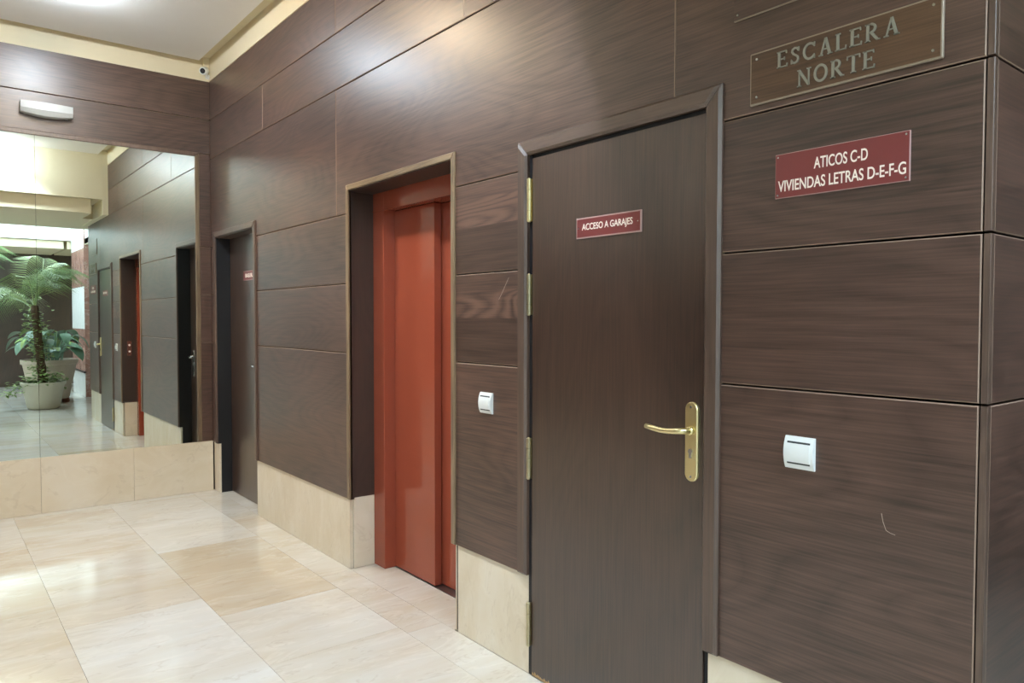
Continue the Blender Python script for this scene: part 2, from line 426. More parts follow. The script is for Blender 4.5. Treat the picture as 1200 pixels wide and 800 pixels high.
up_ = boxes('ceiling_well', [(6.25, 6.35, YL, .6, 3.0, 4.3), (10.4, 10.5, YL, 1.2, 2.97, 4.3), (6.35, 7.1, YL-.1, .6, 4.1, 4.3), (10.0, 10.5, YL-.1, .6, 4.1, 4.3),
                             (7.1, 10.0, -.3, .6, 4.1, 4.3), (7.1, 10.0, YL-.1, -2.7, 4.1, 4.3), (6.25, 9.0, .44, .6, 2.80, 4.3)], WHITEP)
tag(up_, 'white plaster light well around the roof glazing', 'light well', kind='structure')
fc = boxes('ceiling_far', [(10.45, XF, YL, .30, 2.81, 2.96), (10.5, XF+.3, YL, 1.2, 2.97, 3.2), (10.45, XF, .36, 1.1, 2.81, 2.96)], CREAM)
tag(fc, 'low cream ceiling in front of the dark far wall', 'ceiling', kind='structure')
cc = boxes('ceiling_corridor', [(XC-.3, 9.3, .44, 2.9, 2.7905, 2.9)], CREAM)
tag(cc, 'low ceiling of the stair corridor', 'ceiling', kind='structure')
rf = boxes('ceiling_roof', [(-.4, 6.3, YL-.3, .7, 4.3, 4.5)], CREAM)
tag(rf, 'roof slab over the lobby', 'ceiling', kind='structure')
# roof glazing
sk = empty('window_1', (8.55, -1.5, 4.2), 'glazed roof opening with aluminium bars above the plants', 'skylight', kind='structure')
for k in range(5):
    x = 7.1 + k*.725
    box('glazing_bar', (x-.03, x+.03, -2.7, -.3, 4.17, 4.25), WHITEP, sk)
for k in range(4):
    x = 7.1 + k*.725
    box('pane', (x+.03, x+.695, -2.7, -.3, 4.215, 4.221), GLASS, sk)

# ------------------------------------------------------------------ other walls behind the camera
wl = boxes('wall_left', [(-.3, XF+.3, YL-.3, YL, 0, 4.3)], WHITEP)
tag(wl, 'white plaster wall with low oak panelling opposite the lift', 'wall', kind='structure')
for k in range(5):
    for i, (z0, z1) in enumerate(((ZB, S6), (S6, S5), (S5, S4))):
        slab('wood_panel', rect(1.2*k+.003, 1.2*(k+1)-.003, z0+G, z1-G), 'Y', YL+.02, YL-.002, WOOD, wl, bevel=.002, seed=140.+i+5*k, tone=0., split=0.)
    slab('marble_slab', rect(1.2*k+.001, 1.2*(k+1)-.001, 0, ZB), 'Y', YL+.012, YL-.002, MARBW, wl, bevel=.001, seed=170.+k, tone=0.)
wf = boxes('wall_far', [(XF+.022, XF+.3, YL, 1.2, 0, 3.2)], BACK)
tag(wf, 'dark brown panelled wall behind the plants', 'wall', kind='structure')
for i in range(4):
    y1 = 1.1 - i*1.06
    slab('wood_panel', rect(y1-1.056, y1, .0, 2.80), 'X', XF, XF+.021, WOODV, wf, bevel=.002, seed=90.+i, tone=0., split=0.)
ws = boxes('wall_side', [(9.02, 10.38, .442, .9, 0, 4.1), (10.2, XF+.3, .95, 1.25, 0, 3.2)], CREAM)
tag(ws, 'marble clad side wall between stair corridor and plants', 'wall', kind='structure')
wk = boxes('wall_corridor', [(XC-.3, 9.3, 2.6, 2.9, 0, 3.0), (9.02, 9.3, .9, 2.7, 0, 3.0)], WOOD)
tag(wk, 'oak end wall of the stair corridor', 'wall', kind='structure')
for i, (z0, z1, m) in enumerate(((0, .44, MWHITE), (.47, 1.25, MPINK), (1.25, 2.03, MWHITE), (2.03, 2.73, MPINK), (2.73, 4.1, MWHITE))):
    for k in range(2):
        a = 9.0+k*.7
        slab('marble_slab', rect(a+.001, a+.699, z0+.001, z1-.001), 'Y', .42, .441, m, ws, bevel=.001, seed=100.+i+7*k, tone=0.)
for i in range(4): slab('marble_slab', rect(.4215, .898, .001+i*.8, .799+i*.8), 'X', 9.0, 9.019, MPINK, ws, bevel=.001, seed=120.+i, tone=.2)
box('ledge', (9.0, 10.4, .400, .442, .441, .469), plain('dark_ledge', lin(60, 52, 48), .4), ws)

# ------------------------------------------------------------------ doors
def casing(name, root, xa, xb, zt, w, mat, y0, y1, zbot, bev=.006, tone=0.):
    """three mitred strips; outer edges xa..xb and zt, width w."""
    slab(name, [(xa, zbot), (xa+w, zbot), (xa+w, zt-w), (xa, zt)], 'Y', y0, y1, mat, root, bevel=bev, seed=1., tone=tone, split=0.)
    slab(name, [(xb-w, zbot), (xb, zbot), (xb, zt), (xb-w, zt-w)], 'Y', y0, y1, mat, root, bevel=bev, seed=2., tone=tone, split=0.)
    mh = TRIMH if mat is TRIM else CASEH
    slab(name, [(xa, zt), (xa+w, zt-w), (xb-w, zt-w), (xb, zt)], 'Y', y0, y1, mh, root, bevel=bev, seed=3., tone=tone, split=0.)
CASEH = wood('stained_casing_h', lin(64, 48, 40), lin(100, 78, 66), rough=.4, contrast=.8, ringscale=14)

def lever_set(root, px, pz, yf, h, w, mat, tip, lz):
    """backplate with rounded ends, lever, cylinder and screws; yf is the leaf face."""
    hp = empty('handle', (px, yf, pz)); hp.parent = root; hp.location = Vector((px, yf, pz)) - origin(root)
    r = w/2; pts = []
    for k in range(13):
        a = math.pi*k/12; pts.append((px+r*math.cos(a), pz+h/2-r+r*math.sin(a)))
    for k in range(13):
        a = math.pi+math.pi*k/12; pts.append((px+r*math.cos(a), pz-h/2+r+r*math.sin(a)))
    slab('back_plate', pts, 'Y', yf-.009, yf+.001, mat, hp, bevel=.003)
    bm = bmesh.new(); s = 1 if tip > px else -1
    y = yf
    add_tube(bm, [(px, y-.008, lz), (px, y-.020, lz)], .0135, 16)
    pth = [(px+s*.000, y-.018, lz), (px+s*.003, y-.034, lz), (px+s*.012, y-.046, lz), (px+s*.028, y-.051, lz-.001), (px+s*.06, y-.053, lz-.004),
           (px+s*.09, y-.054, lz-.004), (px+s*.115, y-.054, lz-.001), (tip, y-.054, lz+.003)]
    add_tube(bm, pth, [.0095, .0098, .010, .0098, .0092, .009, .0092, .0085], 14)
    obj('lever', bm, mat, hp, smooth=True)
    bm = bmesh.new(); zc = lz-.072
    add_tube(bm, [(px, y-.008, zc+.006), (px, y-.013, zc+.006)], .0085, 14); add_box(bm, px-.005, px+.005, y-.0125, y-.008, zc-.016, zc)
    obj('lock_cylinder', bm, STEEL, hp)
    for zz in (pz+h/2-.016, pz-h/2+.016):
        bm = bmesh.new(); add_tube(bm, [(px, y-.0085, zz), (px, y-.0102, zz)], .0042, 12); obj('screw', bm, STEEL, hp)
    return hp

# far door
d1 = empty('door_1', (.58, .11, 0), 'dark wooden door set in a deep black reveal beside the mirror', 'door', kind='structure')
casing('casing', d1, .092, 1.072, 2.160, .047, CASE, -.014, .010, ZB+.002, tone=.1)
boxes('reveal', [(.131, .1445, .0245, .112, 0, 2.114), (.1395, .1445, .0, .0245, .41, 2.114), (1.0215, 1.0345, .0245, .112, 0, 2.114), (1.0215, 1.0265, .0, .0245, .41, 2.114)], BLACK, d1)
boxes('head', [(.1445, 1.0215, .0, .112, 2.1085, 2.1145)], CASEH, d1)
slab('leaf', rect(.146, 1.02, .004, 2.1085), 'Y', .11, .15, WOODV, d1, bevel=.001, seed=5., tone=.12, split=0.)
lever_set(d1, .93, 1.02, .11, .25, .045, STEEL, .80, 1.085)

# garage door
d3 = empty('door_3', (4.58, .01, 0), 'dark oak veneer garage access door with brass lever handle', 'door', kind='structure')
casing('casing', d3, 4.092, 5.068, 2.160, .0585, CASE, -.017, .0094, ZB+.002, bev=.009, tone=.05)
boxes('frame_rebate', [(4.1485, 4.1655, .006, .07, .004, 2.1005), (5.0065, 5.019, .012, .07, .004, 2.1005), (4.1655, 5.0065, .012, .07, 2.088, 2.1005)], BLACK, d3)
leaf = slab('leaf', rect(4.168, 5.0055, .006, 2.0865), 'Y', .004, .044, WOODV, d3, bevel=.0012, seed=9., tone=0., split=0.)
WEAR = plain('bare_chipped_wood', lin(178, 146, 104), .8, noise=.3, nscale=90)
bm = bmesh.new()
for k in range(9):
    x = 4.172+k*.012; add_prism(bm, [(x, .006), (x+.014, .006), (x+.011, .006+random.uniform(.006, .016)), (x+.003, .006+random.uniform(.006, .018))], 'Y', .0034, .006)
obj('chipped_edge', bm, WEAR, d3)
for z0, z1, m in ((1.838, 2.006, BRASS), (1.466, 1.627, BRASSO), (.806, .970, BRASSO), (.125, .300, BRASSO)):
    hz = empty('hinge', (4.158, -.004, z0)); hz.parent = d3; hz.location = Vector((4.158, -.004, z0)) - origin(d3)
    n = 4; L = (z1-z0)/n
    for k in range(n):
        bm = bmesh.new(); add_tube(bm, [(4.158, -.0045, z0+k*L+.0007), (4.158, -.0045, z0+(k+1)*L-.0007)], .0095, 12); obj('knuckle', bm, m, hz)
    for zz in (z0-.003, z1-.002):
        bm = bmesh.new(); add_tube(bm, [(4.158, -.0045, zz), (4.158, -.0045, zz+.005)], [.006, .008] if zz < z0 else [.008, .004], 10); obj('finial', bm, m, hz)
    box('hinge_leaf', (4.158, 4.1665, .0036, .006, z0, z1), m, hz)
lever_set(d3, 4.9595, 1.060, .004, .254, .049, BRASS, 4.812, 1.096)

# lift
d2 = empty('door_2', (3.08, .2, 0), 'red enamelled sliding lift doors in a dark reveal with pale oak trim', 'lift door', kind='structure')
casing('trim', d2, 2.533, 3.634, 2.2055, .030, TRIM, -.010, .012, ZB+.002, bev=.003, tone=.05)
slab('reveal_panel', rect(.0235, .1645, .4125, 2.1775), 'X', 2.5395, 2.531, REVEAL, d2, bevel=.0008, seed=3., tone=0., split=0.)
slab('reveal_panel', rect(.0235, .1645, .4125, 2.1775), 'X', 3.5965, 3.605, REVEAL, d2, bevel=.0008, seed=4., tone=0., split=0.)
slab('marble_slab', rect(.0235, .1645, 0, .4120), 'X', 3.5965, 3.605, MARBW, d2, bevel=.0008, seed=41., tone=0.)
slab('lining', rect(2.54, 2.563, .41, 2.1775), 'Y', .002, .0235, REVEAL, d2, bevel=0, seed=6., tone=0., split=0.)
slab('lining', rect(3.5965, 3.606, .41, 2.1775), 'Y', .002, .0235, REVEAL, d2, bevel=0, seed=7., tone=0., split=0.)
box('reveal_soffit', (2.54, 3.597, .0005, .1645, 2.1715, 2.1780), REVEAL, d2, seed=5., tone=0., split=0.)
box('jamb', (2.5315, 2.662, .165, .330, 0, 2.178), REDD, d2, bevel=.002)
box('jamb', (3.52, 3.605, .165, .330, 0, 2.178), REDD, d2, bevel=.002)
box('header', (2.662, 3.52, .165, .330, 2.069, 2.178), REDD, d2, bevel=.002)
box('header_lip', (2.5315, 3.605, .161, .166, 2.0655, 2.0715), RED, d2)
box('door_leaf', (2.664, 3.086, .235, .279, .006, 2.066), RED, d2, bevel=.0015)
box('door_leaf', (3.050, 3.52, .285, .325, .006, 2.066), RED, d2, bevel=.0015)
box('sill', (2.664, 3.52, .232, .335, -.011, .002), ALU, d2)
boxes('shaft_backing', [(2.5315, 3.605, .3305, .36, 0, 2.178)], BLACK, d2)
cp = empty('lift_call_plate', (3.5965, .085, 1.08), 'slim steel call plate with two white buttons inside the lift reveal', 'button plate')
box('plate', (3.5925, 3.5966, .06, .11, .99, 1.17), STEEL, cp, bevel=.001)
for z in (1.04, 1.12):
    bm = bmesh.new(); add_tube(bm, [(3.5930, .085, z), (3.5885, .085, z)], .012, 14); obj('button', bm, WPLAST, cp)

# ------------------------------------------------------------------ signs and lettering
def text_mesh(s, x0, x1, z0, z1, yf, mat, parent, name='lettering', bold=.0):
    cu = bpy.data.curves.new('txt', 'FONT'); cu.body = s; cu.size = 1; cu.extrude = .02; cu.offset = bold
    o = bpy.data.objects.new('txt', cu); COL.objects.link(o)
    bpy.context.view_layer.update()
    dg = bpy.context.evaluated_depsgraph_get()
    me = bpy.data.meshes.new_from_object(o.evaluated_get(dg))
    bpy.data.objects.remove(o); bpy.data.curves.remove(cu)
    bm = bmesh.new(); bm.from_mesh(me); bpy.data.meshes.remove(me)
    xs = [v.co.x for v in bm.verts]; ys_ = [v.co.y for v in bm.verts]
    a, b, c, d = min(xs), max(xs), min(ys_), max(ys_)
    for v in bm.verts:
        u = (v.co.x-a)/(b-a); w = (v.co.y-c)/(d-c); dep = -.0007 if v.co.z > 0 else .0003
        v.co = (x0+u*(x1-x0), yf+dep, z0+w*(z1-z0))
    bmesh.ops.recalc_face_normals(bm, faces=bm.faces)
    return obj(name, bm, mat, parent)

def screws(root, pts, yf, r=.0045, mat=None):
    for x, z in pts:
        bm = bmesh.new(); add_tube(bm, [(x, yf+.0005, z), (x, yf-.0015, z)], [r, r*.75], 10); obj('screw', bm, mat or STEEL, root)

s1 = empty('sign_plate', (5.4285, 0, 1.79), 'maroon sign reading ATICOS C-D and VIVIENDAS LETRAS D-E-F-G', 'sign')
box('edge', (5.2455, 5.6115, -.0045, .0002, 1.7895, 1.9135), SIGNE, s1, bevel=.0008)
box('face', (5.2475, 5.6095, -.0056, -.0044, 1.7915, 1.9115), SIGNR, s1)
text_mesh('ATICOS C-D', 5.362, 5.508, 1.8575, 1.8885, -.0056, LETTER, s1, bold=.012)
text_mesh('VIVIENDAS LETRAS D-E-F-G', 5.2555, 5.603, 1.8075, 1.8385, -.0056, LETTER, s1, bold=.012)
screws(s1, ((5.2545, 1.9045), (5.2545, 1.7985), (5.6025, 1.9045), (5.6025, 1.7985)), -.0056, .0035)

s2 = empty('sign_plate', (4.5855, .004, 1.745), 'small maroon sign reading ACCESO A GARAJES on the garage door', 'sign')
box('edge', (4.4275, 4.7435, -.0015, .0042, 1.7445, 1.8195), SIGNE, s2, bevel=.001)
box('face', (4.4325, 4.7385, -.0026, -.0014, 1.7495, 1.8145), SIGNR, s2)
text_mesh('ACCESO A GARAJES', 4.459, 4.706, 1.7665, 1.7975, -.0026, LETTER, s2, bold=.012)
screws(s2, ((4.441, 1.782), (4.730, 1.782)), -.0026, .003)

s4 = empty('sign_plate', (.63, .11, 1.75), 'small maroon sign with short white lettering on the door beside the mirror', 'sign')
box('edge', (.480, .795, .1055, .1102, 1.750, 1.8235), SIGNE, s4, bevel=.001)
box('face', (.485, .790, .1044, .1056, 1.755, 1.8185), SIGNR, s4)
text_mesh('BASURAS', .530, .745, 1.771, 1.803, .1044, LETTER, s4, bold=.015)

# carved-look plaque with serif capitals
LT = {  # strokes: list of (points, widths); unit cap height
 'E': (.66, [([(.14, 0), (.14, 1)], .15), ([(.0, .035), (.62, .035)], .07), ([(.0, .965), (.58, .965)], .07), ([(.2, .52), (.46, .52)], .07), ([(.60, .0), (.63, .2)], .06), ([(.56, 1.0), (.58, .82)], .06), ([(.46, .42), (.46, .62)], .05)]),
 'L': (.62, [([(.14, 0), (.14, 1)], .15), ([(.0, .035), (.58, .035)], .07), ([(.0, .965), (.28, .965)], .07), ([(.56, .0), (.59, .24)], .06)]),
 'T': (.70, [([(.35, 0), (.35, 1)], .15), ([(.0, .965), (.70, .965)], .07), ([(.2, .035), (.50, .035)], .07), ([(.02, 1.0), (.0, .78)], .06), ([(.68, 1.0), (.70, .78)], .06)]),
 'A': (.80, [([(.14, 0), (.40, 1.0)], .08), ([(.40, 1.0), (.66, 0)], .15), ([(.22, .36), (.58, .36)], .06), ([(.02, .03), (.26, .03)], .06), ([(.52, .03), (.80, .03)], .06)]),
 'N': (.84, [([(.13, 0), (.13, 1)], .08), ([(.71, 0), (.71, 1)], .08), ([(.11, .97), (.71, .03)], .15), ([(.0, .03), (.26, .03)], .06), ([(.0, .97), (.16, .97)], .06), ([(.58, .97), (.84, .97)], .06)]),
 'O': (.84, [('arc', (.42, .5), (.34, .45), 0, 360, .13)]),
 'C': (.76, [('arc', (.42, .5), (.34, .45), 42, 318, .13), ([(.69, .98), (.68, .72)], .06), ([(.69, .02), (.68, .28)], .05)]),
 'S': (.60, [([(.50, .78), (.42, .92), (.28, .955), (.15, .88), (.12, .74), (.20, .60), (.34, .50), (.46, .39), (.49, .25), (.42, .10), (.28, .045), (.14, .09), (.08, .22)], .12), ([(.52, .98), (.51, .72)], .05), ([(.07, .02), (.08, .30)], .05)]),
 'R': (.78, [([(.14, 0), (.14, 1)], .15), ([(.0, .965), (.34, .965)], .07), ([(.0, .03), (.28, .03)], .06), ('arc', (.30, .74), (.22, .225), -90, 90, .12), ([(.14, .51), (.32, .51)], .06), ([(.32, .50), (.64, .03)], .14), ([(.58, .03), (.78, .03)], .06)]),
}
def letter(ch, ox, oz, h, sx, parent, yf, dep):
    bm = bmesh.new()
    def ribbon(pts, w):
        P = [Vector((p[0], p[1])) for p in pts]; n = len(P); A = []; B = []
        for i in range(n):
            t = (P[min(i+1, n-1)]-P[max(i-1, 0)]).normalized(); nn = Vector((-t.y, t.x))*w/2
            A.append(P[i]+nn); B.append(P[i]-nn)
        cv = lambda q, d: bm.verts.new((ox+q.x*h*sx, d, oz+q.y*h))
        fa = [cv(q, yf-dep) for q in A]; fb = [cv(q, yf-dep) for q in B]
        ba = [cv(q, yf+.0004) for q in A]; bb_ = [cv(q, yf+.0004) for q in B]
        for i in range(n-1):
            for q in ((fa[i], fa[i+1], fb[i+1], fb[i]), (ba[i], bb_[i], bb_[i+1], ba[i+1]), (fa[i], ba[i], ba[i+1], fa[i+1]), (fb[i], fb[i+1], bb_[i+1], bb_[i])):
                bm.faces.new(q)
        bm.faces.new((fa[0], fb[0], bb_[0], ba[0])); bm.faces.new((fa[-1], ba[-1], bb_[-1], fb[-1]))
    for st in LT[ch][1]:
        if st[0] == 'arc':
            _, (cx, cz), (rx, rz), a0, a1, w = st
            m = 28; ribbon([(cx+rx*math.cos(math.radians(a0+(a1-a0)*k/m)), cz+rz*math.sin(math.radians(a0+(a1-a0)*k/m))) for k in range(m+1)], w)
        else: ribbon(st[0], st[1])
    bmesh.ops.recalc_face_normals(bm, faces=bm.faces)
    obj('letter', bm, PEWTER, parent)
def serif_word(s, x0, x1, z0, z1, yf, parent, gap=.16):
    h = z1-z0; tot = sum(LT[c][0] for c in s)+gap*(len(s)-1); sx = (x1-x0)/(tot*h); x = x0
    for c in s:
        letter(c, x, z0, h, sx, parent, yf, .0035); x += (LT[c][0]+gap)*h*sx
pq = empty('plaque', (5.4235, 0, 2.068), 'brown wooden plaque with raised bronze capitals ESCALERA NORTE', 'plaque')
box('edge', (5.1635, 5.6835, -.010, .0002, 2.0675, 2.2165), PLQEDGE, pq, bevel=.002)
box('face', (5.1685, 5.6785, -.0112, -.0098, 2.0725, 2.2115), PLQ, pq, seed=2., tone=.0, split=0.)
serif_word('ESCALERA', 5.252, 5.585, 2.1525, 2.1975, -.0112, pq)
serif_word('NORTE', 5.314, 5.526, 2.0855, 2.1315, -.0112, pq)
screws(pq, ((5.186, 2.197), (5.186, 2.089), (5.662, 2.197), (5.662, 2.089)), -.0112, .0045)
pq2 = empty('plaque', (5.30, 0, 2.329), 'plain brown plaque fixed above the ESCALERA NORTE plaque', 'plaque')
box('edge', (5.1035, 5.50, -.006, .0002, 2.3285, 2.545), PLQEDGE, pq2, bevel=.001)
box('face', (5.1045, 5.499, -.0072, -.0058, 2.3310, 2.5435), WOOD, pq2, seed=8., tone=-.08, split=0.)
screws(pq2, ((5.117, 2.345), (5.486, 2.345), (5.117, 2.529), (5.486, 2.529)), -.0072, .004)

# ------------------------------------------------------------------ light switches
def switch(cx, cz, label):
    t = empty('light_switch', (cx, 0, cz), label, 'light switch')
    w, h = .087, .090
    def curved(name, x0, x1, z0, z1, off, mat):
        bm = bmesh.new(); n = 10; fr = []; bk = []
        for k in range(n+1):
            z = z0+(z1-z0)*k/n; q = (z-cz)/(h/2); y = -.006-.011*(1-q*q)-off
            fr.append((bm.verts.new((x0, y, z)), bm.verts.new((x1, y, z)))); bk.append((bm.verts.new((x0, .0004, z)), bm.verts.new((x1, .0004, z))))
        for k in range(n):
            bm.faces.new((fr[k][0], fr[k][1], fr[k+1][1], fr[k+1][0])); bm.faces.new((fr[k][0], fr[k+1][0], bk[k+1][0], bk[k][0]))
            bm.faces.new((fr[k][1], bk[k][1], bk[k+1][1], fr[k+1][1])); bm.faces.new((bk[k][0], bk[k+1][0], bk[k+1][1], bk[k][1]))
        bm.faces.new((fr[0][0], bk[0][0], bk[0][1], fr[0][1])); bm.faces.new((fr[n][0], fr[n][1], bk[n][1], bk[n][0]))
        bmesh.ops.recalc_face_normals(bm, faces=bm.faces)
        return obj(name, bm, mat, t)
    curved('plate', cx-w/2, cx+w/2, cz-h/2, cz+h/2, 0, WPLAST)
    curved('rocker', cx-.034, cx+.034, cz-.0265, cz+.0265, .002, WPLAST)
    curved('slot', cx-.034, cx+.034, cz+.0265, cz+.0315, .0006, GPLAST)
    curved('slot', cx-.034, cx+.034, cz-.0315, cz-.0265, .0006, GPLAST)
switch(5.332, 1.078, 'white rocker switch on the oak panel right of the garage door')
switch(3.873, 1.086, 'white rocker switch on the oak panel between lift and garage door')

# ------------------------------------------------------------------ emergency light and camera
em = empty('emergency_light', (.0, -1.162, 2.935), 'white bow-fronted emergency light above the mirror', 'emergency light')
bm = bmesh.new(); n = 14; rows = []
for k in range(n+1):
    u = -1+2*k/n; y = -1.162+u*.163; bow = .020*(1-u*u)
    zt_ = 3.012+.0; zm = 2.962-.4*bow; zl = 2.938-1.0*bow
    rows.append([bm.verts.new(v) for v in ((-.002, y, zt_), (.070+bow, y, zt_), (.076+bow, y, zm), (.058+bow*.8, y, zl), (-.002, y, zl))])
for a, b in zip(rows, rows[1:]):
    for i in range(5): bm.faces.new((a[i], a[(i+1) % 5], b[(i+1) % 5], b[i]))
bm.faces.new(rows[0][::-1]); bm.faces.new(rows[-1]); bmesh.ops.recalc_face_normals(bm, faces=bm.faces)
obj('housing', bm, plain('emergency_white', lin(205, 207, 205), .4), em)
boxes('diffuser_lip', [(-.001, .050, -1.30, -1.024, 2.928, 2.936)], plain('opal_diffuser', lin(205, 208, 208), .4), em)

cv = empty('security_camera', (.03, -.03, 3.46), 'small white bullet security camera in the ceiling corner', 'camera')
bm = bmesh.new(); dv = Vector((.72, -.62, -.30)).normalized(); c0 = Vector((.035, -.035, 3.490))
add_tube(bm, [c0, c0+dv*.008, c0+dv*.055, c0+dv*.062], [.024, .031, .031, .028], 20); obj('body', bm, WPLAST, cv, smooth=False)
bm = bmesh.new(); add_tube(bm, [c0+dv*.060, c0+dv*.064], .021, 18); obj('lens', bm, GLASSD, cv)
bm = bmesh.new(); add_tube(bm, [c0+dv*.0635, c0+dv*.0655], .009, 14); obj('lens_core', bm, BLACK, cv)
bm = bmesh.new(); add_tube(bm, [c0+Vector((0, 0, 0)), c0+Vector((-.018, .010, -.028)), (.012, -.012, 3.445)], .011, 10); add_tube(bm, [(.018, -.018, 3.45), (.0, -.0, 3.45)], .02, 14); obj('bracket', bm, WPLAST, cv)
bm = bmesh.new(); add_box(bm, -.003, .030, -.05, -.005, 3.505, 3.60); obj('cable_duct', bm, CREAM, cv)

# ------------------------------------------------------------------ ceiling downlights
def ceiling_lamp(kind, x, y, z, col, label, k=1.0):
    t = empty(kind+'_ceiling_lamp_offscreen', (x, y, z), label, 'ceiling lamp', 'round opal ceiling lamps')
    bm = bmesh.new(); add_lathe(bm, [(.098, -.012), (.102, -.009), (.102, .001)], x, y, z, 32); obj('base_ring', bm, WPLAST, t)
    bm = bmesh.new(); add_lathe(bm, [(.070, -.082), (.084, -.076), (.090, -.064), (.090, -.011)], x, y, z, 32)
    obj(kind+'_opal_drum_offscreen', bm, emit('lamp_opal', (*col, 1), 126*k), t, smooth=False)
    ld = bpy.data.lights.new(kind+'_lamp_beam_offscreen', 'SPOT'); ld.energy = LAMP_W*k; ld.color = col
    ld.spot_size = math.radians(112); ld.spot_blend = .3; ld.shadow_soft_size = .045
    lo = bpy.data.objects.new(kind+'_lamp_beam_offscreen', ld); COL.objects.link(lo); lo.parent = t; lo.location = (0, 0, -.088)
COOL, WARM = (.76, .88, 1.0), (.94, .95, 1.0)
ceiling_lamp('cool', 1.06, -1.17, 3.54, COOL, 'round cool white opal ceiling lamp nearest the mirror')
ceiling_lamp('warm', 2.00, -1.17, 3.54, (1.0, .80, .55), 'round warm opal ceiling lamp, second from the mirror')
ceiling_lamp('bright', 4.12, -1.17, 3.54, COOL, 'round cool white opal ceiling lamp beside the ceiling beam', 1.4)

# ------------------------------------------------------------------ plants behind the camera, seen in the mirror
LEAFG = [plain('palm_leaf_a', lin(112, 136, 84), .45, noise=.2, nscale=9), plain('palm_leaf_b', lin(140, 154, 100), .45, noise=.2, nscale=9)]
LEAFB = plain('philodendron_leaf', lin(96, 124, 100), .35, noise=.2, nscale=12)
LEAFY = plain('pothos_leaf', lin(128, 150, 84), .4, noise=.25, nscale=15)
TRUNK = plain('palm_trunk', lin(92, 74, 56), .9, noise=.4, nscale=40)
SOIL = plain('soil', lin(58, 44, 34), .95, noise=.3, nscale=60)
POTC = plain('cream_planter', lin(206, 200, 182), .6, noise=.05, nscale=5)
POTP = plain('pale_clay_planter', lin(196, 180, 162), .7, noise=.08, nscale=5)
TERRA = plain('terracotta_foot', lin(128, 78, 56), .8)

def frond_mesh(seed, L, droop):
    rnd = random.Random(seed); bm = bmesh.new(); n = 12; pts = []
    for k in range(n+1):
        s = k/n; pts.append(Vector((L*(.85*s-.10*droop*s*s), 0, L*(.95*s-(.45+.55*droop)*s*s))))
    add_tube(bm, pts, [.009*(1-.85*k/n) for k in range(n+1)], 5)
    for k in range(24):
        s = .16+.83*k/24; i = min(int(s*n), n-1); p = pts[i].lerp(pts[i+1], s*n-i); t = (pts[i+1]-pts[i]).normalized()
        ll = L*.46*math.sin(math.pi*min(1, .18+s*.80))**.7+.02
        for sg in (-1, 1):
            d = (t*.55+Vector((0, sg, .12))).normalized(); w = .0055
            q1 = p+d*ll*.5+Vector((0, 0, .015)); q2 = p+d*ll+Vector((0, 0, -.30*ll*(1+droop)-rnd.uniform(0, .03)))
            wv = t*w
            v = [bm.verts.new(a) for a in (p-wv*.5, p+wv*.5, q1+wv, q1-wv, q2)]
            bm.faces.new((v[0], v[1], v[2], v[3])); bm.faces.new((v[3], v[2], v[4]))
    me = bpy.data.meshes.new('frond'); bm.to_mesh(me); bm.free(); me.materials.append(LEAFG[seed % 2]); return me
FR = [frond_mesh(s, L, d) for s, L, d in ((1, 1.0, .5), (2, 1.05, .8), (3, .9, .3), (4, 1.1, 1.0))]
def leaf_mesh(w, l, mat, fold=.2):
    bm = bmesh.new(); n = 7; mid = []; lf = []; rg = []
    for k in range(n+1):
        s = k/n; wd = w*math.sin(math.pi*s**.7)**.8 if 0 < s < 1 else .001; z = .25*l*s-.55*l*s*s
        mid.append(bm.verts.new((l*s, 0, z))); lf.append(bm.verts.new((l*s, wd/2, z+fold*wd/2))); rg.append(bm.verts.new((l*s, -wd/2, z+fold*wd/2)))
    for k in range(n):
        bm.faces.new((mid[k], mid[k+1], lf[k+1], lf[k])); bm.faces.new((mid[k], rg[k], rg[k+1], mid[k+1]))
    me = bpy.data.meshes.new('leaf'); bm.to_mesh(me); bm.free(); me.materials.append(mat)
    for p in me.polygons: p.use_smooth = True
    return me
BL = [leaf_mesh(.17, .26, LEAFB), leaf_mesh(.22, .32, LEAFB), leaf_mesh(.13, .22, LEAFY)]

def scatter_leaves(name, centers, n, size, mat, parent, spread, rnd):
    bm = bmesh.new()
    for _ in range(n):
        c = Vector(rnd.choice(centers))+Vector([rnd.gauss(0, spread) for _ in range(3)])
        a = rnd.uniform(0, 6.28); d = Vector((math.cos(a), math.sin(a), rnd.uniform(-.7, .3))).normalized(); s = d.cross(Vector((0, 0, 1))).normalized(); s *= size*.30*rnd.uniform(.8, 1.2); l = size*rnd.uniform(.7, 1.2)
        v = [bm.verts.new(c), bm.verts.new(c+d*l*.45+s+Vector((0, 0, .01))), bm.verts.new(c+d*l), bm.verts.new(c+d*l*.45-s+Vector((0, 0, .01)))]
        bm.faces.new(v)
    return obj(name, bm, mat, parent, kind='stuff')

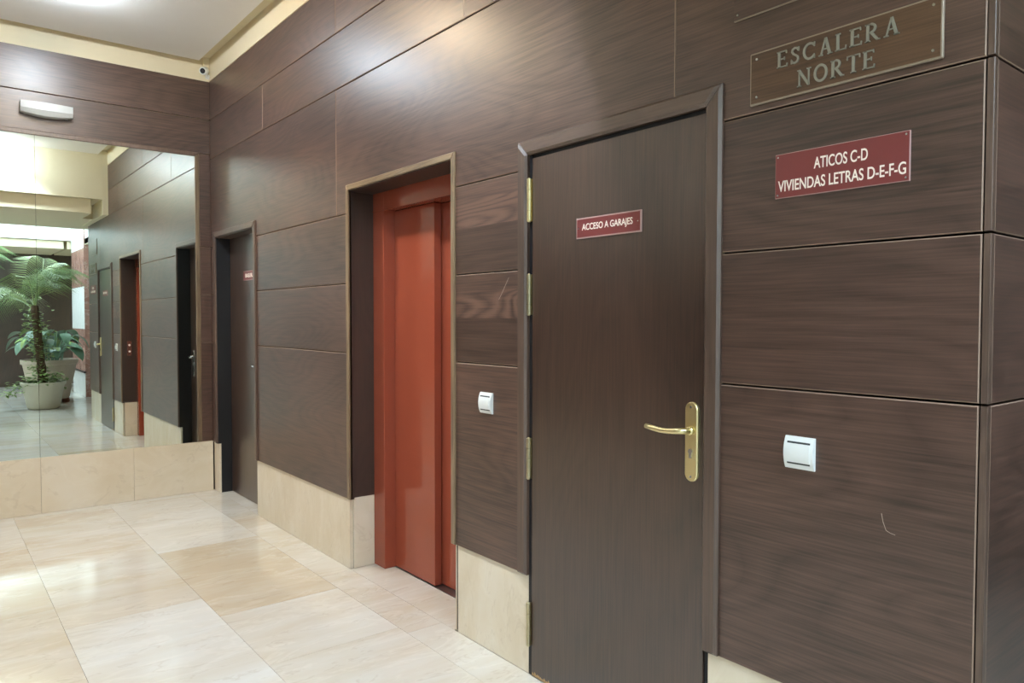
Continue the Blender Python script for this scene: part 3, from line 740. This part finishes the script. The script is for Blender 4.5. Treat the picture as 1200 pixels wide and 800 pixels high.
def palm(loc, label, pot_prof, potm, trunk_h, nfr, rnd, scale=1.0, tilt=(0, 0), vines=0, potname='planter'):
    x, y = loc; t = empty('potted_palm', (x, y, 0), label, 'potted palm')
    bm = bmesh.new(); add_lathe(bm, pot_prof, x, y, 0, 36); obj(potname, bm, potm, t)
    ph = max(z for r, z in pot_prof); rr = pot_prof[-1][0]
    bm = bmesh.new(); add_lathe(bm, [(rr, ph-.06), (rr*.5, ph-.035), (.01, ph-.03)], x, y, 0, 24); obj('soil', bm, SOIL, t)
    bm = bmesh.new(); m = 14; base = Vector((x, y, ph-.05)); top = Vector((x+tilt[0], y+tilt[1], ph+trunk_h))
    add_tube(bm, [base.lerp(top, k/m) for k in range(m+1)], [.062+(.012 if k % 2 else 0)-.012*k/m for k in range(m+1)], 10); obj('trunk', bm, TRUNK, t)
    for k in range(nfr):
        o = bpy.data.objects.new('frond', FR[k % 4]); COL.objects.link(o); o.parent = t
        o.location = top-Vector((x, y, .02+.02*(k % 3))); a = k*2.399+rnd.uniform(-.2, .2)
        o.rotation_euler = (rnd.uniform(-.35, .35), .35-1.35*((k*.618) % 1.0), a); s = scale*rnd.uniform(.75, 1.15); o.scale = (s, s, s)
    if vines:
        cs = [base.lerp(top, k/10)+Vector((.07*math.cos(k*2.1), .07*math.sin(k*2.1), 0)) for k in range(1, 10)]
        scatter_leaves('climbing_vine', cs, vines, .085, LEAFY, t, .075, rnd)
        cs = [(x+rr*.8*math.cos(a), y+rr*.8*math.sin(a), ph+.03) for a in [k*.6 for k in range(11)]]+[(x-.05, y-.36-.05*k, ph-.02-.06*k) for k in range(3)]
        scatter_leaves('trailing_foliage', cs, 230, .10, LEAFY, t, .06, rnd)
    return t
rnd = random.Random(3)
palm((7.5, -.40), 'tall palm with climbing vine in a round cream planter', [(.20, 0), (.225, .02), (.295, .38), (.315, .385), (.32, .43), (.295, .43), (.285, .36)], POTC, 1.22, 12, rnd, 1.0, (.0, -.10), 420)
palm((8.95, -1.38), 'large palm with arching fronds in a clay planter by the white wall', [(.22, 0), (.25, .02), (.33, .42), (.35, .43), (.35, .48), (.32, .48), (.31, .41)], POTP, 1.60, 14, rnd, 1.0, (.0, .0), 0)
# broad-leaved plant in the big pale planter
bx_, by_ = 8.45, -.20
t = empty('potted_philodendron', (bx_, by_, 0), 'broad-leaved plant in a wide pale clay planter behind the palm', 'potted plant')
for a in range(4):
    bm = bmesh.new(); add_lathe(bm, [(.05, 0), (.06, .02), (.05, .07)], bx_+.24*math.cos(a*1.57+.4), by_+.24*math.sin(a*1.57+.4), 0, 12); obj('foot', bm, TERRA, t)
bm = bmesh.new(); add_lathe(bm, [(.27, .07), (.29, .09), (.40, .66), (.425, .67), (.43, .74), (.40, .74), (.39, .64)], bx_, by_, 0, 40); obj('planter', bm, POTP, t)
bm = bmesh.new(); add_lathe(bm, [(.39, .64), (.2, .67), (.01, .68)], bx_, by_, 0, 24); obj('soil', bm, SOIL, t)
for k in range(36):
    a = k*2.399; rr = .10+.22*rnd.random(); L = rnd.uniform(.25, .60); out = rnd.uniform(.05, .34)
    b0 = Vector((bx_+rr*math.cos(a)*.6, by_+rr*math.sin(a)*.6, .67)); b1 = b0+Vector((out*math.cos(a), out*math.sin(a), L))
    bm = bmesh.new(); add_tube(bm, [b0, b0.lerp(b1, .5)+Vector((0, 0, .06)), b1], .007, 5); obj('stem', bm, LEAFB, t)
    o = bpy.data.objects.new('leaf', BL[k % 3]); COL.objects.link(o); o.parent = t; o.location = b1-Vector((bx_, by_, 0))
    o.rotation_euler = (rnd.uniform(-.3, .3), rnd.uniform(-.1, .6), a+rnd.uniform(-.4, .4))
